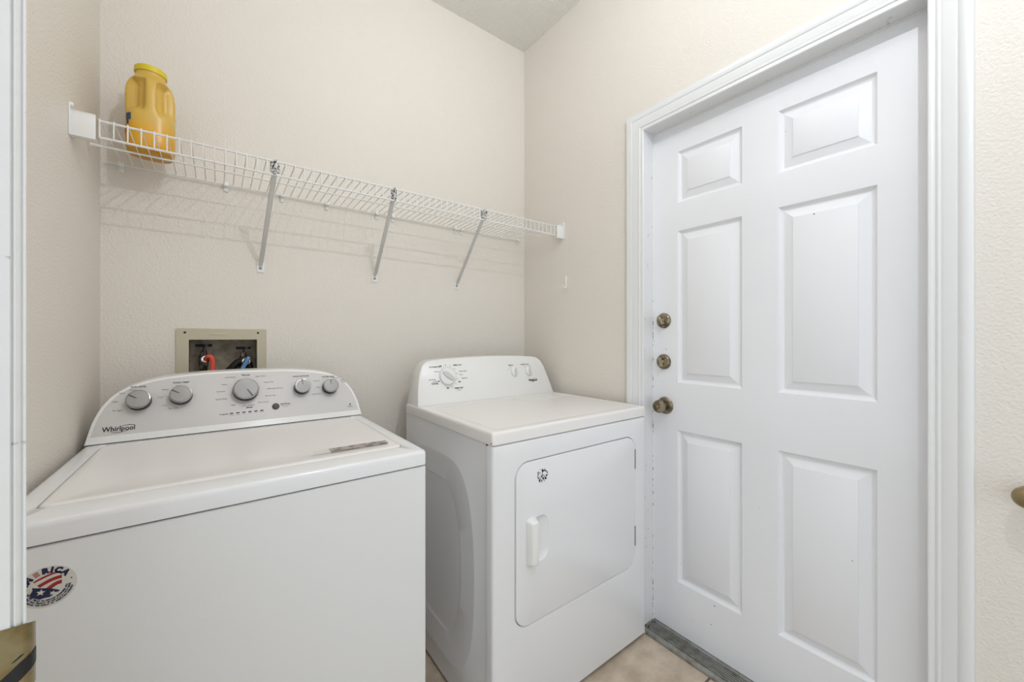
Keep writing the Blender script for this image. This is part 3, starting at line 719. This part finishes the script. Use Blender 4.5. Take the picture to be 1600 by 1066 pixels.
# braces
for xt, xb in ((.1450, .1282), (.5295, .5529), (.9324, .9623)):
    a = Vector((xt, YF+.002, 1.7300)); b = Vector((xb, D-.006, 1.4690))
    d = (b-a).normalized(); sd = Vector((1, 0, 0)); sd = (sd-d*sd.dot(d)).normalized(); nn = d.cross(sd)
    if nn.y > 0: nn = -nn
    sect = [(-.0075, 0), (-.0075, .0035), (-.0055, .0055), (.0055, .0055), (.0075, .0035), (.0075, 0), (.0055, 0), (.0045, .0030), (-.0045, .0030), (-.0055, 0)]
    loops = []
    for t in (0, .04, .5, .96, 1):
        k = 1 if .02 < t < .98 else .8
        p = a.lerp(b, t); loops.append([p+sd*u*k+nn*v for u, v in sect])
    bm = bmesh.new(); loft(bm, loops, cap0=True, cap1=True)
    br_ = sobj('brace', bm, 'brace', 30)
    bm = bmesh.new(); box(bm, (xb-.013, D-.0035, 1.4400), (xb+.013, D-.0002, 1.4790), .0014)
    pl_ = obj('foot_plate', bm, 'plastic', br_)
    bm = bmesh.new(); lathe(bm, [(0, 0), (.0055, 0), (.005, .002), (.003, .0032), (0, .0034)], (xb, D-.0035, 1.4560), (0, -1, 0), 16); obj('screw', bm, 'screw', br_)
    bm = bmesh.new()
    box(bm, (xt-.013, YF-.002, 1.7180), (xt+.013, YF+.010, 1.7500), .003); box(bm, (xt-.004, YF-.006, 1.706), (xt+.004, YF+.003, 1.7570), .0015)
    obj('rail_hook', bm, 'rust', br_)['label'] = 'hook over the front rail with dark rust spots'

# ------------------------------------------------------------------ yellow jug
jc = Vector((-.1640, 1.612, ZD+.0068))
view = math.atan2(-jc.y, -jc.x)   # side facing the room
bm = bmesh.new()
n = 96
prof = [(.000, .90), (.002, .925), (.006, .96), (.012, .985), (.022, 1.0), (.045, 1.0), (.07, 1.0), (.09, 1.0), (.105, 1.0), (.118, 1.0), (.128, 1.0), (.138, 1.0), (.148, 1.0), (.158, 1.0), (.168, .998), (.178, .99), (.187, .972), (.196, .940), (.205, .890), (.213, .820), (.219, .745), (.224, .68), (.228, .64), (.234, .62), (.244, .62)]
loops = []
def fb(v, a, b, s):
    t = lambda q: 1/(1+math.exp(-q)); return t((v-a)/s)*t((b-v)/s)
for z, k in prof:
    row = []
    for i in range(n):
        th = 2*math.pi*i/n; rel = (th-view+math.pi) % (2*math.pi)-math.pi
        e = 3.0; cc, ss = abs(math.cos(rel)), abs(math.sin(rel))
        r = .0545/((cc**e+ss**e)**(1/e)) if k > .7 else .0545
        mixk = min(1, max(0, (k-.62)/.3)); r = .0545*(1-mixk) + (.0545/((cc**e+ss**e)**(1/e)))*mixk
        r *= k*1.04
        g = 0
        for c0, hw in ((-44, 27), (44, 27), (138, 23), (-138, 23)):
            da = math.degrees(rel)-c0
            g = max(g, fb(da, -hw, hw, 2.2))
        zc = .118 + .020*0
        gz = fb(z, .120, .208, .0035)
        r *= 1-.48*g*gz
        row.append(jc + Vector((r*math.cos(th), r*math.sin(th), z)))
    loops.append(row)
# densify along z
dens = []
for a, b in zip(loops, loops[1:]):
    dens.append(a); dens.append([(p+q)/2 for p, q in zip(a, b)])
dens.append(loops[-1])
loft(bm, dens, cap0=True, cap1=True)
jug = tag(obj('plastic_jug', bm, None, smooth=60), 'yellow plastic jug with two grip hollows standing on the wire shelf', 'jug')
jm = bpy.data.materials.new('yellow_jug_plastic_body'); jm.use_nodes = True; nt = jm.node_tree; p = nt.nodes['Principled BSDF']; p.inputs['Roughness'].default_value = .3
p.inputs['Subsurface Weight'].default_value = .05; p.inputs['Subsurface Radius'].default_value = (.02, .012, .003)
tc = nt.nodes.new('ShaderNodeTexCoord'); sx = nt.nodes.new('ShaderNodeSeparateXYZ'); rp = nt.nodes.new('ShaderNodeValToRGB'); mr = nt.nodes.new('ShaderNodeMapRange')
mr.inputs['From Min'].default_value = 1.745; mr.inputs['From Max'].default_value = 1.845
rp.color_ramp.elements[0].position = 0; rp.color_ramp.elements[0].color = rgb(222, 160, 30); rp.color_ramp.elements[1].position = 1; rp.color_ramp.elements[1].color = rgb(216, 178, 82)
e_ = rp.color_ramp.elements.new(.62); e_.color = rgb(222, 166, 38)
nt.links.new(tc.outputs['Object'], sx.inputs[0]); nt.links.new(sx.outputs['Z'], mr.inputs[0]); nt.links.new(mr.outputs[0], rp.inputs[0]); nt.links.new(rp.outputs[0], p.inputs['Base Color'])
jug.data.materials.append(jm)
bm = bmesh.new(); rr = .0375
lathe(bm, [(0, .241), (rr, .241), (rr+.0005, .246), (rr, .256), (rr-.002, .2585), (rr-.006, .2595), (rr-.008, .2585), (0, .2585)], jc, (0, 0, 1), 64)
tag(obj('cap', bm, 'jugcap', jug), 'lime yellow screw cap')
# remains of a label at the left
l = bmesh.new()
def onjug(rel, z, off=.0006):
    e = 3.0; cc, ss = abs(math.cos(rel)), abs(math.sin(rel)); r = .0545*1.04/((cc**e+ss**e)**(1/e)) + off
    return jc + Vector((r*math.cos(view+rel), r*math.sin(view+rel), z))
def jpatch(bm, a0, a1, z0, z1):
    g = [[bm.verts.new(onjug(math.radians(a0+(a1-a0)*i/6), z0+(z1-z0)*j/4)) for i in range(7)] for j in range(5)]
    for j in range(4):
        for i in range(6): bm.faces.new((g[j][i], g[j][i+1], g[j+1][i+1], g[j+1][i]))
bm = bmesh.new(); jpatch(bm, -58, -42, .076, .096); jpatch(bm, -56, -48, .064, .076); tag(obj('label_remnant', bm, 'blue_ink', jug), 'torn blue label scrap on the left side')
bm = bmesh.new(); jpatch(bm, -66, -60, .038, .062); obj('label_edge', bm, 'red_ink', jug)

# ------------------------------------------------------------------ washer outlet box with valves and hoses
ob = tag(empty('outlet_box', (.0165, D, 1.12)), 'beige plastic washer outlet box set in the wall behind the washing machine', 'outlet box')
oo = Vector((-.0165, -D, -1.12))
bm = bmesh.new()
A = rrect(-.1140, .1470, .990, 1.2268, .003, 2); B = rrect(-.0802, .1170, bz0+.004, 1.1882, .003, 2)
loft(bm, [[(x, D, z) for x, z in A], [(x, D-.004, z) for x, z in A], [(x, D-.0055, z) for x, z in fl_ ] if False else [(x*.998+.00003, D-.0055, (z-1.1)*.996+1.1) for x, z in A], [(x, D-.0055, z) for x, z in B], [(x, D+.004, z) for x, z in B]])
obj('faceplate', bm, 'boxp', ob, oo)
bm = bmesh.new()
box(bm, (-.024, D-.0066, 1.203), (.026, D-.0054, 1.214), .0005); obj('raised_tab', bm, 'boxp', ob, oo)
bm = bmesh.new()
x0, x1, z0, z1, yb = -.0802, .1170, bz0+.004, 1.1882, D+.085
a = [(x0, D-.002, z0), (x1, D-.002, z0), (x1, D-.002, z1), (x0, D-.002, z1)]; b = [(x, yb, z) for x, _, z in a]
loft(bm, [a, b], cap1=True); obj('recess', bm, 'boxin', ob, oo, 0)
for x in (-.0903, .1201):
    bm = bmesh.new(); lathe(bm, [(0, 0), (.0038, 0), (.0035, .0006), (0, .0006)], (x, D-.0055, 1.2130), (0, -1, 0), 14); obj('screw_hole', bm, 'black', ob, oo)
def valve(x, y, zh, name='valve'):
    bm = bmesh.new()
    lathe(bm, [(0, -.135), (.012, -.135), (.012, -.105), (.0145, -.103), (.0145, -.093), (.011, -.088), (.0125, -.075), (.0145, -.062), (.0145, -.040), (.011, -.034), (.009, -.024), (.009, -.016), (0, -.016)], (x, y, zh), n=8)
    lathe(bm, [(0, 0), (.0105, 0), (.0105, .018), (0, .018)], (x, y-.008, zh-.048), (.25, -1, 0), 16)
    v = obj(name, bm, 'valve', ob, oo)
    bm = bmesh.new(); lathe(bm, [(0, -.020), (.0035, -.020), (.0035, -.004), (.006, -.004), (.006, .006), (0, .006)], (x, y, zh), n=12)
    for k in range(4):
        a = k*math.pi/2+.35; box(bm, (x-.005, y-.005, zh-.003), (x+.005, y+.005, zh+.004), .001)
        tube(bm, [(x, y, zh), (x+.012*math.cos(a), y+.012*math.sin(a), zh), (x+.0235*math.cos(a), y+.0235*math.sin(a), zh+.0005)], [.004, .0038, .0052], 8)
    obj('valve_handle', bm, 'handle_bl', v)
    bm = bmesh.new(); lathe(bm, [(0, .014), (.0115, .014), (.0145, .017), (.0145, .024), (.013, .028), (.010, .0285), (.009, .024), (0, .024)], (x, y-.008, zh-.048), (.25, -1, 0), 12)
    obj('coupling', bm, 'chrome', v)
    return v
vy = D+.034
valve(-.0405, vy, 1.1670)['label'] = 'left valve with dark cross handle'; valve(.0770, vy, 1.1560)['label'] = 'right valve with dark cross handle'
def hose(name, pts, r, m, label, cat='hose', n=14):
    bm = bmesh.new(); tube(bm, smooth_path(pts, 6), r, n); tag(obj(name, bm, m, None, None, 60), label, cat)
hose('water_hose', [(-.0343, 1.739, 1.1180), (-.0270, 1.723, 1.1290), (-.0180, 1.719, 1.1260), (-.0145, 1.718, 1.112), (-.0145, 1.716, 1.090), (-.0160, 1.7095, 1.060), (-.018, 1.690, 1.02), (-.020, 1.680, .95)], .0072, 'red_hose', 'red water hose hanging from the left outlet valve')
hose('water_hose', [(.0832, 1.739, 1.1070), (.0885, 1.724, 1.1190), (.0890, 1.721, 1.1200), (.0850, 1.7195, 1.1100), (.0760, 1.718, 1.092), (.0680, 1.714, 1.073), (.062, 1.712, 1.03), (.060, 1.712, .95)], .0068, 'blue_hose', 'blue water hose hanging from the right outlet valve')
hose('drain_hose', [(.0980, 1.780, 1.050), (.0960, 1.780, 1.085), (.0880, 1.778, 1.103), (.0740, 1.772, 1.108), (.0560, 1.762, 1.100), (.0400, 1.745, 1.084), (.0200, 1.712, 1.060), (.0100, 1.706, 1.02), (.008, 1.706, .95)], .0125, 'black', 'thick black drain hose looping out of the outlet box')

# ------------------------------------------------------------------ small things on the right wall
bm = bmesh.new(); box(bm, (R-.007, 1.3925, 1.440), (R-.0002, 1.4045, 1.505), .003); tube(bm, [(R-.006, 1.3985, 1.450), (R-.016, 1.3985, 1.442), (R-.022, 1.3985, 1.452), (R-.023, 1.3985, 1.462)], .0035, 8)
tag(obj('wall_hook', bm, 'plastic'), 'small white hook on the right wall under the shelf end', 'hook')
bm = bmesh.new(); lathe(bm, [(0, 0), (.016, 0), (.016, .002), (.012, .005), (.006, .007), (.006, .020), (.010, .022), (.0185, .028), (.0225, .038), (.0225, .046), (.018, .056), (.010, .061), (0, .0625)], (R-.0002, .0040, .8580), (-1, 0, 0), 40)
tag(obj('coat_peg', bm, 'brass_knob'), 'round brass knob at the right edge, on the wall beside the door frame', 'peg')
